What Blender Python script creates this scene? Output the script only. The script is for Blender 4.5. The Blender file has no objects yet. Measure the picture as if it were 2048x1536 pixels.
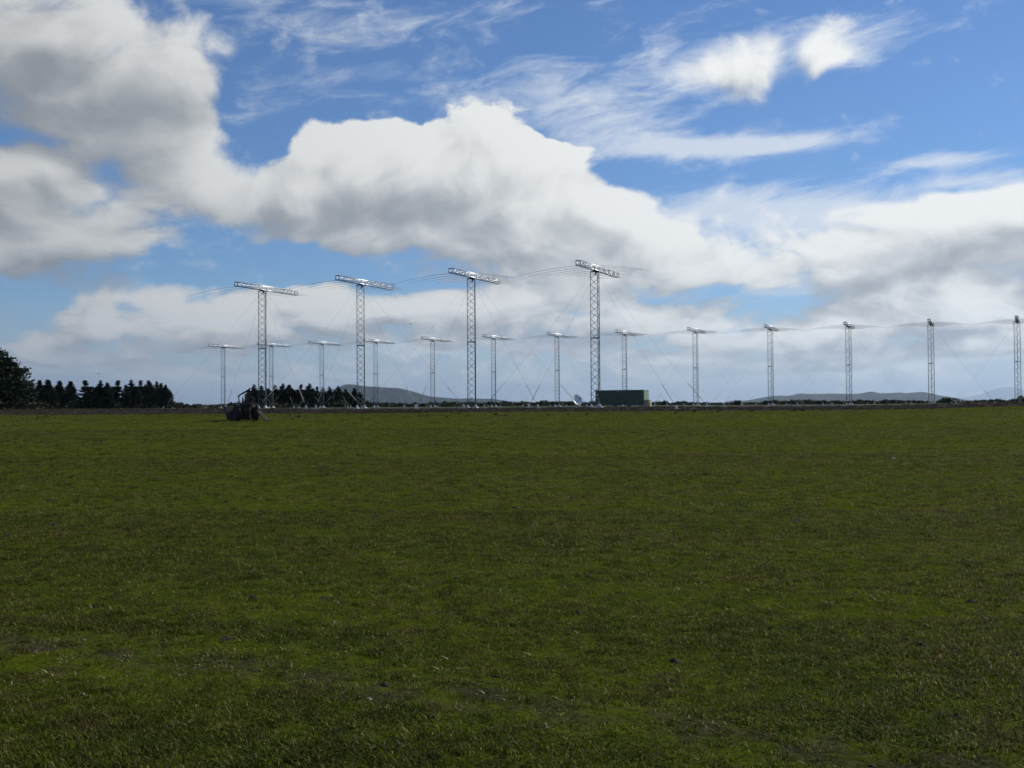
import bpy, math, random
import numpy as np
from mathutils import Vector, Matrix

random.seed(7)
rng = np.random.default_rng(7)
scene = bpy.context.scene
COL = scene.collection
R = math.radians

# ------------------------------------------------------------------ camera
F_PX = 2200.0                      # focal length in pixels of the 2048 px wide photograph
PITCH, ROLL = 0.0194, 0.0054
EYE = 1.6
cam_d = bpy.data.cameras.new('camera')
cam_d.sensor_width = 36.0
cam_d.lens = 36.0 * F_PX / 2048.0
cam_d.clip_start = 0.1
cam_d.clip_end = 200000.0
cam = bpy.data.objects.new('camera', cam_d)
COL.objects.link(cam)
cam.matrix_world = (Matrix.Translation((0, 0, EYE)) @ Matrix.Rotation(R(90) + PITCH, 4, 'X')
                    @ Matrix.Rotation(-ROLL, 4, 'Z'))
scene.camera = cam
CAM_M = cam.matrix_world.copy()

def ray(px, py):
    """world direction through a pixel of the 2048 x 1536 photograph"""
    v = Vector(((px - 1024) / F_PX, (768 - py) / F_PX, -1.0))
    return (CAM_M.to_3x3() @ v).normalized()

# ------------------------------------------------------------------ light
SUN_AZ, SUN_EL = R(56), R(31)      # azimuth measured from +Y towards +X
sd = bpy.data.lights.new('sun', 'SUN')
sd.energy = 4.0
sd.angle = R(0.55)
sd.color = (1.0, 0.93, 0.82)
sun = bpy.data.objects.new('sun', sd)
COL.objects.link(sun)
SUN_DIR = Vector((math.sin(SUN_AZ) * math.cos(SUN_EL), math.cos(SUN_AZ) * math.cos(SUN_EL), math.sin(SUN_EL)))
sun.rotation_euler = SUN_DIR.to_track_quat('Z', 'Y').to_euler()

vs = scene.view_settings
vs.view_transform = 'Standard'
vs.look = 'None'
vs.exposure = 0.0
vs.gamma = 1.0
vs.use_curve_mapping = False
scene.cycles.use_denoising = True
scene.cycles.max_bounces = 6
scene.cycles.volume_bounces = 0
scene.cycles.transparent_max_bounces = 8

# ------------------------------------------------------------------ node helper
class X:
    """a socket with arithmetic"""
    def __init__(s, nt, sock): s.nt, s.k = nt, sock
    def _m(s, op, *a, clamp=False):
        n = s.nt.nodes.new('ShaderNodeMath'); n.operation = op; n.use_clamp = clamp
        for i, v in enumerate((s,) + a):
            if isinstance(v, X): s.nt.links.new(v.k, n.inputs[i])
            else: n.inputs[i].default_value = v
        return X(s.nt, n.outputs[0])
    def __add__(s, o): return s._m('ADD', o)
    def __radd__(s, o): return s._m('ADD', o)
    def __sub__(s, o): return s._m('SUBTRACT', o)
    def __rsub__(s, o): return (s * -1.0) + o
    def __mul__(s, o): return s._m('MULTIPLY', o)
    def __rmul__(s, o): return s._m('MULTIPLY', o)
    def __truediv__(s, o): return s._m('DIVIDE', o)
    def ma(s, a, b): return s._m('MULTIPLY_ADD', a, b)
    def clamp(s): return s._m('ADD', 0.0, clamp=True)
    def maxi(s, o): return s._m('MAXIMUM', o)
    def mini(s, o): return s._m('MINIMUM', o)
    def abs(s): return s._m('ABSOLUTE')
    def pow(s, o): return s._m('POWER', o)
    def ss(s, lo, hi):
        n = s.nt.nodes.new('ShaderNodeMapRange'); n.interpolation_type = 'SMOOTHSTEP'
        s.nt.links.new(s.k, n.inputs[0]); n.inputs[1].default_value = lo; n.inputs[2].default_value = hi
        return X(s.nt, n.outputs[0])

def vmath(nt, op, a, b=None, c=None):
    n = nt.nodes.new('ShaderNodeVectorMath'); n.operation = op
    for i, v in enumerate((a, b, c)):
        if v is None: continue
        if isinstance(v, (tuple, list)): n.inputs[i].default_value = v
        elif hasattr(v, 'is_output'): nt.links.new(v, n.inputs[i])
        elif isinstance(v, X): nt.links.new(v.k, n.inputs[i])
        else: n.inputs[i].default_value = (v, v, v)
    return n.outputs['Value'] if op in ('DOT_PRODUCT', 'LENGTH') else n.outputs['Vector']

def noise(nt, vec, scale, detail=4, rough=0.55, color=False, lac=2.0, dist=0.0):
    n = nt.nodes.new('ShaderNodeTexNoise'); n.noise_dimensions = '3D'
    if vec is not None: nt.links.new(vec, n.inputs['Vector'])
    n.inputs['Scale'].default_value = scale; n.inputs['Detail'].default_value = detail
    n.inputs['Roughness'].default_value = rough; n.inputs['Lacunarity'].default_value = lac
    n.inputs['Distortion'].default_value = dist
    return n.outputs['Color'] if color else X(nt, n.outputs[0])

def mixc(nt, fac, a, b):
    n = nt.nodes.new('ShaderNodeMix'); n.data_type = 'RGBA'
    if isinstance(fac, X): nt.links.new(fac.k, n.inputs[0])
    else: n.inputs[0].default_value = fac
    for v, i in ((a, 6), (b, 7)):
        if isinstance(v, (tuple, list)): n.inputs[i].default_value = (*v[:3], 1.0)
        else: nt.links.new(v, n.inputs[i])
    return n.outputs[2]

# ------------------------------------------------------------------ sky with clouds
def build_sky():
    w = bpy.data.worlds.new('World'); scene.world = w; w.use_nodes = True
    nt = w.node_tree; nt.nodes.clear()
    out = nt.nodes.new('ShaderNodeOutputWorld'); bg = nt.nodes.new('ShaderNodeBackground')
    nt.links.new(bg.outputs[0], out.inputs[0])
    bg.inputs[1].default_value = 0.095
    sky = nt.nodes.new('ShaderNodeTexSky'); sky.sky_type = 'NISHITA'; sky.sun_disc = False
    sky.sun_elevation = SUN_EL; sky.sun_rotation = SUN_AZ
    sky.air_density = 1.0; sky.dust_density = 0.0; sky.ozone_density = 5.0; sky.altitude = 0
    tc = nt.nodes.new('ShaderNodeTexCoord'); D = tc.outputs['Generated']
    sep = nt.nodes.new('ShaderNodeSeparateXYZ'); nt.links.new(D, sep.inputs[0])
    dx, dy, dz = (X(nt, o) for o in sep.outputs)
    az = dx._m('ARCTAN2', dy)
    el = dz.maxi(-0.999).mini(0.999)._m('ARCSINE')
    K = F_PX / 1000.0
    cx = nt.nodes.new('ShaderNodeCombineXYZ')
    nt.links.new((az * K).k, cx.inputs[0]); nt.links.new((el * K).k, cx.inputs[1])
    P0 = cx.outputs[0]
    # domain warp so that the masses have no plain outlines
    zq = dz * 2.4 + (1.0 - (dz * -12.0)._m('EXPONENT')) * 0.55      # layers crowd towards the horizon
    cq = nt.nodes.new('ShaderNodeCombineXYZ')
    nt.links.new((dx * 2.2).k, cq.inputs[0]); nt.links.new((dy * 2.2).k, cq.inputs[1]); nt.links.new(zq.k, cq.inputs[2])
    q = cq.outputs[0]
    wn = noise(nt, q, 2.2, 3, 0.55, color=True)
    wv = vmath(nt, 'SUBTRACT', wn, 0.5)
    P = vmath(nt, 'MULTIPLY_ADD', wv, (0.20, 0.14, 0.0), P0)

    def uv(px, py):
        d = ray(px, py)
        return math.atan2(d.x, d.y) * K, math.asin(d.z) * K
    def blobs(lst, vec):
        acc = None
        for px, py, rx, ry, amp in lst:
            u, v = uv(px, py); ix, iy = 1000.0 / rx, 1000.0 / ry
            t = vmath(nt, 'MULTIPLY_ADD', vec, (ix, iy, 0.0), (-u * ix, -v * iy, 0.0))
            r2 = X(nt, vmath(nt, 'DOT_PRODUCT', t, t))
            e = (r2 * -1.0)._m('EXPONENT')
            acc = e * amp if acc is None else e.ma(amp, acc)
        return acc

    outside = az.abs().ss(R(27), R(50)).maxi(el.ss(R(23), R(38)))
    low = 1.0 - el.ss(R(1.5), R(8.5))
    # ---- cumulus masses: centre x, centre y, half width, half height, weight
    MASS = [
        (60, 160, 310, 160, 1.15), (350, 150, 130, 100, .85), (-60, 60, 220, 110, .4), (300, 280, 160, 70, .8),
        (40, 345, 150, 75, .85), (100, 490, 210, 75, .95), (-80, 430, 150, 140, .5), (240, 510, 100, 55, .55),
        (390, 390, 220, 65, .95),
        (650, 390, 190, 120, .95), (840, 390, 190, 115, .9), (1000, 360, 180, 125, 1.0), (1150, 420, 170, 100, .95), (1270, 460, 120, 80, .7), (1215, 390, 80, 50, .4),
        (850, 490, 360, 45, .5), (975, 258, 75, 42, .45), (565, 290, 48, 45, .6), (655, 275, 75, 42, .55), (1110, 320, 90, 45, .35), (770, 300, 70, 45, .3),
        (1500, 118, 112, 105, 1.25), (1420, 140, 90, 50, .5), (1668, 85, 110, 68, 1.1),
        (1420, 500, 210, 75, .50), (1650, 485, 220, 70, .48), (1810, 480, 230, 85, .72), (2020, 460, 200, 90, .85), (2000, 405, 180, 30, .5),
        (200, 640, 230, 60, 1.05), (100, 690, 160, 40, .6), (430, 650, 170, 58, 1.0), (670, 630, 170, 60, 1.15), (930, 635, 200, 70, .95),
        (1150, 605, 180, 85, 1.1), (1340, 625, 140, 65, .95), (1560, 660, 170, 45, .85), (1760, 630, 180, 60, 1.1),
        (1960, 640, 190, 70, 1.1), (1600, 545, 300, 30, .55), (2150, 560, 160, 120, .6),
        (600, 700, 260, 22, .55), (980, 705, 200, 24, .6), (1400, 700, 260, 26, .7), (1760, 712, 260, 24, .75), (2050, 705, 160, 30, .7), (260, 715, 220, 18, .4),
        (420, 540, 210, 34, -1.0), (10, 615, 60, 45, -.8), (480, 245, 70, 80, -1.1), (1480, 350, 280, 30, -.8), (1430, 592, 150, 12, -.3),
        (40, 270, 130, 20, -.6), (240, 345, 50, 30, -.5), (1240, 60, 110, 80, -.5), (1602, 95, 30, 70, -.55), (1840, 230, 200, 90, -.5), (780, 575, 170, 12, -.4),
    ]
    LIGHT = (0.030, 0.055, 0.0)                                   # step towards the sun in (azimuth, elevation)
    n2 = noise(nt, q, 0.75, 3, 0.5)
    wild = (n2 - 0.42) * 3.2 * outside
    q2 = vmath(nt, 'MULTIPLY_ADD', wv, (0.30, 0.30, 0.30), q)
    def cloud(vec, qq, det):
        vor = nt.nodes.new('ShaderNodeTexVoronoi'); vor.feature = 'F1'
        nt.links.new(qq, vor.inputs['Vector']); vor.inputs['Scale'].default_value = 8.0
        vor.inputs['Detail'].default_value = 1.0; vor.inputs['Roughness'].default_value = 0.6
        pf = 0.45 - X(nt, vor.outputs['Distance'])
        a1 = noise(nt, qq, 3.4, det, 0.62)
        a3 = noise(nt, qq, 8.5, det - 2, 0.62)
        vv_ = blobs(MASS, vec) + wild + (a1 - 0.5) * 2.1 * (1.0 - low * 0.45) + (a3 - 0.5) * (0.75 + low * 1.9) + pf * 0.55
        return vv_, a1, a3
    v, n1, n3 = cloud(P, q2, 8)
    v2, _a, _b = cloud(vmath(nt, 'ADD', P, LIGHT), vmath(nt, 'ADD', q2, (LIGHT[0], 0.0, LIGHT[1] * 1.3)), 5)
    crisp = blobs([(820, 270, 330, 70, 1.0), (1150, 330, 170, 90, .8)], P)
    dark = blobs([(40, 200, 340, 130, .55), (150, 545, 260, 40, .35), (860, 420, 300, 45, .30), (1800, 530, 220, 36, .28), (1960, 480, 120, 40, .1)], P)
    puffs = blobs([(1570, 110, 230, 120, 1.0)], P)
    soft = dark.ma(0.5, 0.50) - crisp * 0.34 + low * 0.22 + puffs * 0.28
    a_cum = ((v - 0.38) / soft.maxi(0.14)).clamp().ss(0.0, 1.0)
    # thin, broken layers low over the horizon
    vlow = (1.0 - el.ss(R(0.2), R(6.5))) * 0.95 + (n3 - 0.5) * 2.2 + (n1 - 0.5) * 0.8
    a_low = vlow.ss(0.15, 0.85)
    # ---- streaky high cloud
    cr = nt.nodes.new('ShaderNodeVectorRotate'); cr.rotation_type = 'Z_AXIS'
    nt.links.new(P0, cr.inputs['Vector']); cr.inputs['Angle'].default_value = R(-9)
    s1 = noise(nt, vmath(nt, 'MULTIPLY', cr.outputs[0], (1.7, 5.6, 1.0)), 3.2, 8, 0.66, dist=0.5)
    cir = blobs([
        (820, 190, 330, 70, .42), (1200, 190, 260, 55, .62), (1350, 300, 240, 32, .95), (1560, 280, 170, 18, .75), (1180, 260, 200, 50, .45),
        (620, 30, 420, 60, .55), (1150, 20, 400, 45, .22), (1420, 120, 160, 55, .75), (1720, 80, 170, 50, .75), (1590, 100, 150, 60, .12),
        (1870, 325, 120, 18, .7), (1960, 365, 130, 22, .7), (1480, 410, 240, 40, .75), (1690, 440, 400, 60, .8),
        (480, 200, 80, 150, .25), (1600, 560, 330, 40, .6),
    ], vmath(nt, 'MULTIPLY_ADD', wv, (0.06, 0.05, 0.0), P0))
    a_cir = ((cir + outside * 0.35) * 0.95 + (s1 - 0.5) * 2.0).ss(0.24, 1.10) * 0.78

    # ---- shading: thinner towards the sun means lit, thicker means shaded
    grad = v - v2
    thick = v.ss(0.5, 2.0)
    shade = (0.36 - grad * 0.62 + low * 0.10 + thick * 0.16 + dark * 0.62 + outside * 0.15 * thick).clamp()
    lit = mixc(nt, shade.ss(0.0, 1.0), (8.5, 8.6, 8.45), (3.35, 3.6, 3.95))
    # far banks sink into the blue-grey air
    far_bank = (1.0 - el.ss(R(0.2), R(4.5))) * 0.38
    lit = mixc(nt, far_bank, lit, (5.4, 6.0, 6.5))
    # clouds and low air glow more the nearer they are to the sun
    glow = (X(nt, vmath(nt, 'DOT_PRODUCT', D, tuple(SUN_DIR))) * 0.85 + 0.57).maxi(0.52).mini(1.15)
    def scaled(c, f):
        n = nt.nodes.new('ShaderNodeVectorMath'); n.operation = 'SCALE'
        if isinstance(c, tuple): n.inputs[0].default_value = c
        else: nt.links.new(c, n.inputs[0])
        nt.links.new(f.k, n.inputs['Scale']); return n.outputs[0]
    lit = scaled(lit, glow)
    col = vmath(nt, 'MULTIPLY', sky.outputs[0], (0.66, 0.81, 1.0))
    col = mixc(nt, a_cir, col, scaled((7.0, 7.5, 8.1), glow))
    col = mixc(nt, (1.0 - el.ss(R(-1.0), R(7.0))) * 0.7, col, scaled((5.4, 6.2, 6.9), glow))
    col = mixc(nt, a_low * 0.8, col, scaled(mixc(nt, (n3 * 1.2 + n1 * 0.4).ss(0.66, 0.90), (5.2, 5.8, 6.4), (8.4, 8.6, 8.6)), glow))
    col = mixc(nt, a_cum, col, lit)
    nt.links.new(col, bg.inputs[0])
    w.cycles.sampling_method = 'MANUAL'
    w.cycles.sample_map_resolution = 512
build_sky()
#REST
# ------------------------------------------------------------------ object helpers
def tag(o, label=None, cat=None, group=None, kind=None):
    if label: o['label'] = label
    if cat: o['category'] = cat
    if group: o['group'] = group
    if kind: o['kind'] = kind
    return o

def link(name, data, parent=None, mat=None, loc=None, mw=None):
    o = bpy.data.objects.new(name, data); COL.objects.link(o)
    if parent is not None: o.parent = parent
    if mat is not None and data is not None and not data.materials: data.materials.append(mat)
    if loc is not None: o.location = loc
    if mw is not None: o.matrix_local = mw
    return o

def empty(name, loc, rz=0.0):
    o = bpy.data.objects.new(name, None); COL.objects.link(o)
    o.empty_display_size = 0.3; o.location = loc; o.rotation_euler = (0, 0, rz)
    return o

class MB:
    """collects shapes into one mesh"""
    def __init__(s): s.v, s.f, s.sm = [], [], []
    def add(s, vs_, fs_, smooth=False):
        b = len(s.v); s.v += [tuple(p) for p in vs_]
        s.f += [tuple(b + i for i in f) for f in fs_]; s.sm += [smooth] * len(fs_)
        return s
    def box(s, c, d, rot=None):
        x, y, z = (k / 2 for k in d)
        p = [Vector((i * x, j * y, k * z)) for i in (-1, 1) for j in (-1, 1) for k in (-1, 1)]
        if rot is not None: p = [rot @ q for q in p]
        c = Vector(c)
        return s.add([q + c for q in p], [(0, 1, 3, 2), (4, 6, 7, 5), (0, 4, 5, 1), (2, 3, 7, 6), (0, 2, 6, 4), (1, 5, 7, 3)])
    def path(s, pts, rad, n=6, cap=True):
        pts = [Vector(p) for p in pts]
        if not isinstance(rad, (list, tuple)): rad = [rad] * len(pts)
        vs_, fs_ = [], []
        up = None
        for i, p in enumerate(pts):
            t = (pts[min(i + 1, len(pts) - 1)] - pts[max(i - 1, 0)]).normalized()
            if up is None: up = t.orthogonal().normalized()
            a = (up - t * up.dot(t)).normalized(); b_ = t.cross(a); up = a
            for k in range(n):
                an = 2 * math.pi * k / n
                vs_.append(p + (a * math.cos(an) + b_ * math.sin(an)) * rad[i])
        for i in range(len(pts) - 1):
            for k in range(n):
                k2 = (k + 1) % n
                fs_.append((i * n + k, i * n + k2, (i + 1) * n + k2, (i + 1) * n + k))
        s.add(vs_, fs_, True)
        if cap:
            m = len(s.v) - len(vs_)
            s.f.append(tuple(m + k for k in reversed(range(n)))); s.sm.append(False)
            e = m + (len(pts) - 1) * n
            s.f.append(tuple(e + k for k in range(n))); s.sm.append(False)
        return s
    def tube(s, a, b, r, n=6): return s.path([a, b], r, n)
    def lathe(s, prof, n=20, axis='Z', c=(0, 0, 0), rot=None):
        """prof: list of (radius, height)"""
        vs_, fs_ = [], []
        for r_, h in prof:
            for k in range(n):
                an = 2 * math.pi * k / n
                p = Vector((r_ * math.cos(an), r_ * math.sin(an), h))
                if axis == 'X': p = Vector((p.z, p.x, p.y))
                if rot is not None: p = rot @ p
                vs_.append(p + Vector(c))
        for i in range(len(prof) - 1):
            for k in range(n):
                k2 = (k + 1) % n
                fs_.append((i * n + k, i * n + k2, (i + 1) * n + k2, (i + 1) * n + k))
        return s.add(vs_, fs_, True)
    def mesh(s, name='mesh', mat=None):
        me = bpy.data.meshes.new(name); me.from_pydata([tuple(p) for p in s.v], [], s.f); me.update()
        me.polygons.foreach_set('use_smooth', s.sm)
        if mat: me.materials.append(mat)
        return me
    def build(s, name, mat, parent=None, loc=None):
        return link(name, s.mesh(name, mat), parent, None, loc)

# ------------------------------------------------------------------ materials
def new_mat(name):
    m = bpy.data.materials.new(name); m.use_nodes = True
    nt = m.node_tree; p = nt.nodes['Principled BSDF']
    return m, nt, p

def mat(name, base, rough=0.6, metal=0.0, var=0.25, scale=4.0, bump=0.0, spec=0.4, dirt=None):
    m, nt, p = new_mat(name)
    tc = nt.nodes.new('ShaderNodeTexCoord')
    n = noise(nt, tc.outputs['Object'], scale, 6, 0.6)
    col = mixc(nt, n.ss(0.3, 0.7), tuple(c * (1 - var) for c in base), tuple(min(1, c * (1 + var)) for c in base))
    if dirt:
        n2 = noise(nt, tc.outputs['Object'], scale * 0.37, 5, 0.65)
        col = mixc(nt, n2.ss(0.52, 0.72) * 0.7, col, dirt)
    nt.links.new(col, p.inputs['Base Color'])
    p.inputs['Roughness'].default_value = rough; p.inputs['Metallic'].default_value = metal
    p.inputs['Specular IOR Level'].default_value = spec
    nt.links.new((n * 0.25 + (rough - 0.12)).k, p.inputs['Roughness'])
    if bump:
        b = nt.nodes.new('ShaderNodeBump'); b.inputs['Strength'].default_value = bump; b.inputs['Distance'].default_value = 0.02
        nt.links.new(n.k, b.inputs['Height']); nt.links.new(b.outputs[0], p.inputs['Normal'])
    return m

M = {
    'galv': mat('galvanised_steel', (0.17, 0.185, 0.20), 0.5, 0.45, 0.2, 2.0),
    'alu': mat('bright_aluminium', (0.80, 0.82, 0.84), 0.33, 0.85, 0.1, 2.0),
    'element': mat('element_tube', (0.12, 0.13, 0.14), 0.5, 0.4, 0.1, 2.0),
    'bracket': mat('dark_bracket', (0.02, 0.02, 0.022), 0.6, 0.2, 0.2, 5.0),
    'wire': mat('guy_wire', (0.09, 0.095, 0.10), 0.5, 0.3, 0.1, 2.0),
    'guard': mat('white_guard', (0.62, 0.60, 0.52), 0.5, 0, 0.12, 3.0),
    'concrete': mat('pale_concrete', (0.62, 0.60, 0.54), 0.85, 0, 0.18, 3.0, 0.3, dirt=(0.3, 0.27, 0.2)),
    'green': mat('green_paint', (0.098, 0.122, 0.080), 0.6, 0, 0.25, 1.5, 0, dirt=(0.12, 0.125, 0.095)),
    'green_sunlit': mat('sunlit_green_paint', (0.24, 0.34, 0.23), 0.55, 0, 0.12, 1.5, 0, dirt=(0.2, 0.26, 0.18)),  # the container's green with sunlight on its end put into the colour
    'roof': mat('container_roof', (0.035, 0.045, 0.04), 0.5, 0, 0.2, 1.5),
    'skid': mat('steel_skid', (0.03, 0.03, 0.03), 0.7, 0, 0.2, 3),
    'white': mat('white_paint', (0.78, 0.79, 0.78), 0.45, 0, 0.05, 2.0),
    'dish_back': mat('dish_back', (0.55, 0.56, 0.57), 0.5, 0, 0.1, 2.0),
    'timber': mat('pale_timber', (0.55, 0.44, 0.25), 0.75, 0, 0.2, 6.0, 0.3),
    'timber_dark_shade': mat('dark_and_shaded_timber', (0.07, 0.05, 0.03), 0.8, 0, 0.25, 6.0, 0.3),  # real dark wood, and the shade painted on the crate's left side
    'rubber': mat('tyre_rubber', (0.022, 0.020, 0.018), 0.85, 0, 0.25, 6.0, 0.3, dirt=(0.07, 0.055, 0.04)),
    'rust': mat('rusty_iron', (0.060, 0.036, 0.024), 0.8, 0.1, 0.35, 5.0, 0.4, dirt=(0.10, 0.05, 0.025)),
    'old_paint': mat('faded_machine_paint', (0.030, 0.028, 0.026), 0.7, 0, 0.35, 4.0, 0.2, dirt=(0.08, 0.04, 0.025)),
    'mud': mat('dried_mud_steel', (0.085, 0.066, 0.05), 0.85, 0, 0.3, 4.0, 0.4, dirt=(0.05, 0.035, 0.025)),
    'bark': mat('dark_bark', (0.035, 0.027, 0.02), 0.9, 0, 0.3, 8.0, 0.5),
    'bird': mat('dark_feather', (0.02, 0.02, 0.022), 0.7, 0, 0.2, 8.0),
    'stone': mat('pale_stone', (0.5, 0.48, 0.44), 0.85, 0, 0.2, 9.0, 0.4),
    'clod': mat('dark_soil_clod', (0.034, 0.023, 0.013), 0.95, 0, 0.4, 9.0, 0.6),
}

def leaf_mat(name, base, var, transl=0.25):
    m, nt, p = new_mat(name)
    oi = nt.nodes.new('ShaderNodeObjectInfo'); g = nt.nodes.new('ShaderNodeNewGeometry')
    n = noise(nt, g.outputs['Position'], 0.55, 4, 0.6)
    t = (n - 0.5) * 1.2 + X(nt, oi.outputs['Random']) * 0.5 + X(nt, g.outputs['Random Per Island']) * 0.5
    col = mixc(nt, t.clamp(), tuple(c * (1 - var) for c in base), tuple(c * (1 + var) for c in base))
    nt.links.new(col, p.inputs['Base Color'])
    p.inputs['Roughness'].default_value = 0.65; p.inputs['Specular IOR Level'].default_value = 0.25
    tr = nt.nodes.new('ShaderNodeBsdfTranslucent'); nt.links.new(col, tr.inputs[0])
    mx = nt.nodes.new('ShaderNodeMixShader'); mx.inputs[0].default_value = transl
    nt.links.new(p.outputs[0], mx.inputs[1]); nt.links.new(tr.outputs[0], mx.inputs[2])
    nt.links.new(mx.outputs[0], nt.nodes['Material Output'].inputs[0])
    return m
M['conifer'] = leaf_mat('conifer_foliage', (0.020, 0.030, 0.016), 0.45, 0.08)
M['scrub'] = leaf_mat('scrub_foliage', (0.032, 0.038, 0.018), 0.5, 0.12)
M['straw'] = leaf_mat('dead_straw', (0.36, 0.31, 0.17), 0.35, 0.25)
M['rush'] = leaf_mat('brown_rushes', (0.060, 0.041, 0.026), 0.5, 0.15)

# track line on the ground, from two points of the photograph, is laid out in metres further down
TRACK = ((-7.1, 9.3), (1.35, 5.15))

def turf_color(nt, pos, blade):
    """colour of the pasture at a place, the same for the ground and for the blades that stand on it"""
    big = noise(nt, pos, 0.045, 4, 0.55)
    mid = noise(nt, pos, 0.45, 5, 0.6)
    fine = noise(nt, pos, 3.2, 5, 0.65)
    tiny = noise(nt, pos, 21.0, 5, 0.72)
    k = 1.12 if blade else 1.12
    g = mixc(nt, mid.ss(0.35, 0.65), (0.052 * k, 0.081 * k, 0.004 * k), (0.073 * k, 0.099 * k, 0.004 * k))
    g = mixc(nt, fine.ss(0.38, 0.68) * 0.75, g, (0.094 * k, 0.104 * k, 0.010 * k))
    straw = (big * 0.40 + mid * 0.70 + fine * 0.65).ss(0.87, 1.05)
    g = mixc(nt, straw * (0.66 if blade else 0.38), g, (0.108 * k, 0.082 * k, 0.026 * k))
    dark = (mid * 0.4 + fine * 0.65 + tiny * 0.55).ss(0.86, 1.02)
    g = mixc(nt, dark * (0.35 if blade else 0.6), g, (0.016, 0.018, 0.007))
    if not blade: g = mixc(nt, (1.0 - tiny.ss(0.38, 0.58)) * 0.55, g, (0.030, 0.032, 0.010))  # fine soil tone, with shade between the blades put into the colour
    return g, fine, tiny

def track_mask(nt, pos):
    (x0, y0), (x1, y1) = TRACK
    L = math.hypot(x1 - x0, y1 - y0); nx, ny = -(y1 - y0) / L, (x1 - x0) / L
    d = X(nt, vmath(nt, 'DOT_PRODUCT', vmath(nt, 'SUBTRACT', pos, (x0, y0, 0.0)), (nx, ny, 0.0)))
    w = noise(nt, pos, 0.8, 4, 0.6)
    return (1.0 - (d + (w - 0.5) * 1.3).abs().ss(0.10, 0.48)) * noise(nt, pos, 2.6, 6, 0.65).ss(0.38, 0.60)

def turf_mat(name, blade):
    m, nt, p = new_mat(name)
    g = nt.nodes.new('ShaderNodeNewGeometry'); pos = g.outputs['Position']
    col, fine, tiny = turf_color(nt, pos, blade)
    if blade:
        oi = nt.nodes.new('ShaderNodeObjectInfo')
        r = X(nt, g.outputs['Random Per Island'])
        r2 = X(nt, oi.outputs['Random'])
        col = mixc(nt, r.ss(0.72, 0.95) * 0.8, col, (0.22, 0.175, 0.070))
        sc_ = nt.nodes.new('ShaderNodeVectorMath'); sc_.operation = 'SCALE'; nt.links.new(col, sc_.inputs[0])
        nt.links.new(((r2 * 1.15 + 0.40) * (r * 0.7 + 0.62)).k, sc_.inputs['Scale']); col = sc_.outputs[0]
        p.inputs['Roughness'].default_value = 0.6; p.inputs['Specular IOR Level'].default_value = 0.12
        nt.links.new(col, p.inputs['Base Color'])
        tr = nt.nodes.new('ShaderNodeBsdfTranslucent'); nt.links.new(col, tr.inputs[0])
        mx = nt.nodes.new('ShaderNodeMixShader'); mx.inputs[0].default_value = 0.5
        nt.links.new(p.outputs[0], mx.inputs[1]); nt.links.new(tr.outputs[0], mx.inputs[2])
        nt.links.new(mx.outputs[0], nt.nodes['Material Output'].inputs[0])
    else:
        col = mixc(nt, 0.08, col, (0.062, 0.055, 0.022))
        tk = track_mask(nt, pos)
        soil = mixc(nt, tiny.ss(0.35, 0.65), (0.030, 0.024, 0.017), (0.075, 0.060, 0.043))
        col = mixc(nt, tk * 0.75, col, soil)
        nt.links.new(col, p.inputs['Base Color'])
        p.inputs['Roughness'].default_value = 1.0; p.inputs['Specular IOR Level'].default_value = 0.0
        b = nt.nodes.new('ShaderNodeBump'); b.inputs['Strength'].default_value = 1.0; b.inputs['Distance'].default_value = 0.055
        lump = noise(nt, pos, 1.25, 4, 0.55)
        nt.links.new((lump * 2.2 + fine * 0.7 + tiny * 0.4).k, b.inputs['Height']); nt.links.new(b.outputs[0], p.inputs['Normal'])
    return m
M['turf'] = turf_mat('pasture_turf', False)
M['blade'] = turf_mat('grass_blades', True)

def ground_mat(name, cols, scale, lo=0.4, hi=0.6, bump=0.6):
    m, nt, p = new_mat(name)
    g = nt.nodes.new('ShaderNodeNewGeometry'); pos = g.outputs['Position']
    n = noise(nt, pos, scale, 5, 0.6); f = noise(nt, pos, scale * 22, 5, 0.65)
    c = mixc(nt, n.ss(lo, hi), cols[0], cols[1])
    c = mixc(nt, f.ss(0.4, 0.7) * 0.6, c, cols[2])
    nt.links.new(c, p.inputs['Base Color'])
    p.inputs['Roughness'].default_value = 0.95; p.inputs['Specular IOR Level'].default_value = 0.1
    b = nt.nodes.new('ShaderNodeBump'); b.inputs['Strength'].default_value = bump; b.inputs['Distance'].default_value = 0.15
    nt.links.new(f.k, b.inputs['Height']); nt.links.new(b.outputs[0], p.inputs['Normal'])
    return m
M['heath'] = ground_mat('brown_heath', ((0.026, 0.019, 0.013), (0.040, 0.029, 0.019), (0.016, 0.014, 0.008)), 0.15)
M['plain'] = ground_mat('plain_ground', ((0.035, 0.034, 0.018), (0.075, 0.105, 0.022), (0.030, 0.034, 0.014)), 0.022, 0.46, 0.54)
M['hill'] = ground_mat('hill_scrub', ((0.018, 0.026, 0.022), (0.032, 0.036, 0.028), (0.014, 0.019, 0.018)), 0.0006, 0.4, 0.6, 0.0)

# ------------------------------------------------------------------ terrain
PY = [-60, 0, 15, 35, 55, 80, 108, 121, 140, 170, 1e6]
PZ = [0.0, 0, .04, .17, .32, .56, .95, 1.25, 1.31, 1.30, 1.30]
_fy = np.linspace(-60, 200, 1041)
_fz = np.interp(_fy, PY, PZ)
_k = np.hanning(41); _k /= _k.sum()
_fz = np.convolve(np.pad(_fz, 20, mode='edge'), _k, mode='valid')

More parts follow.
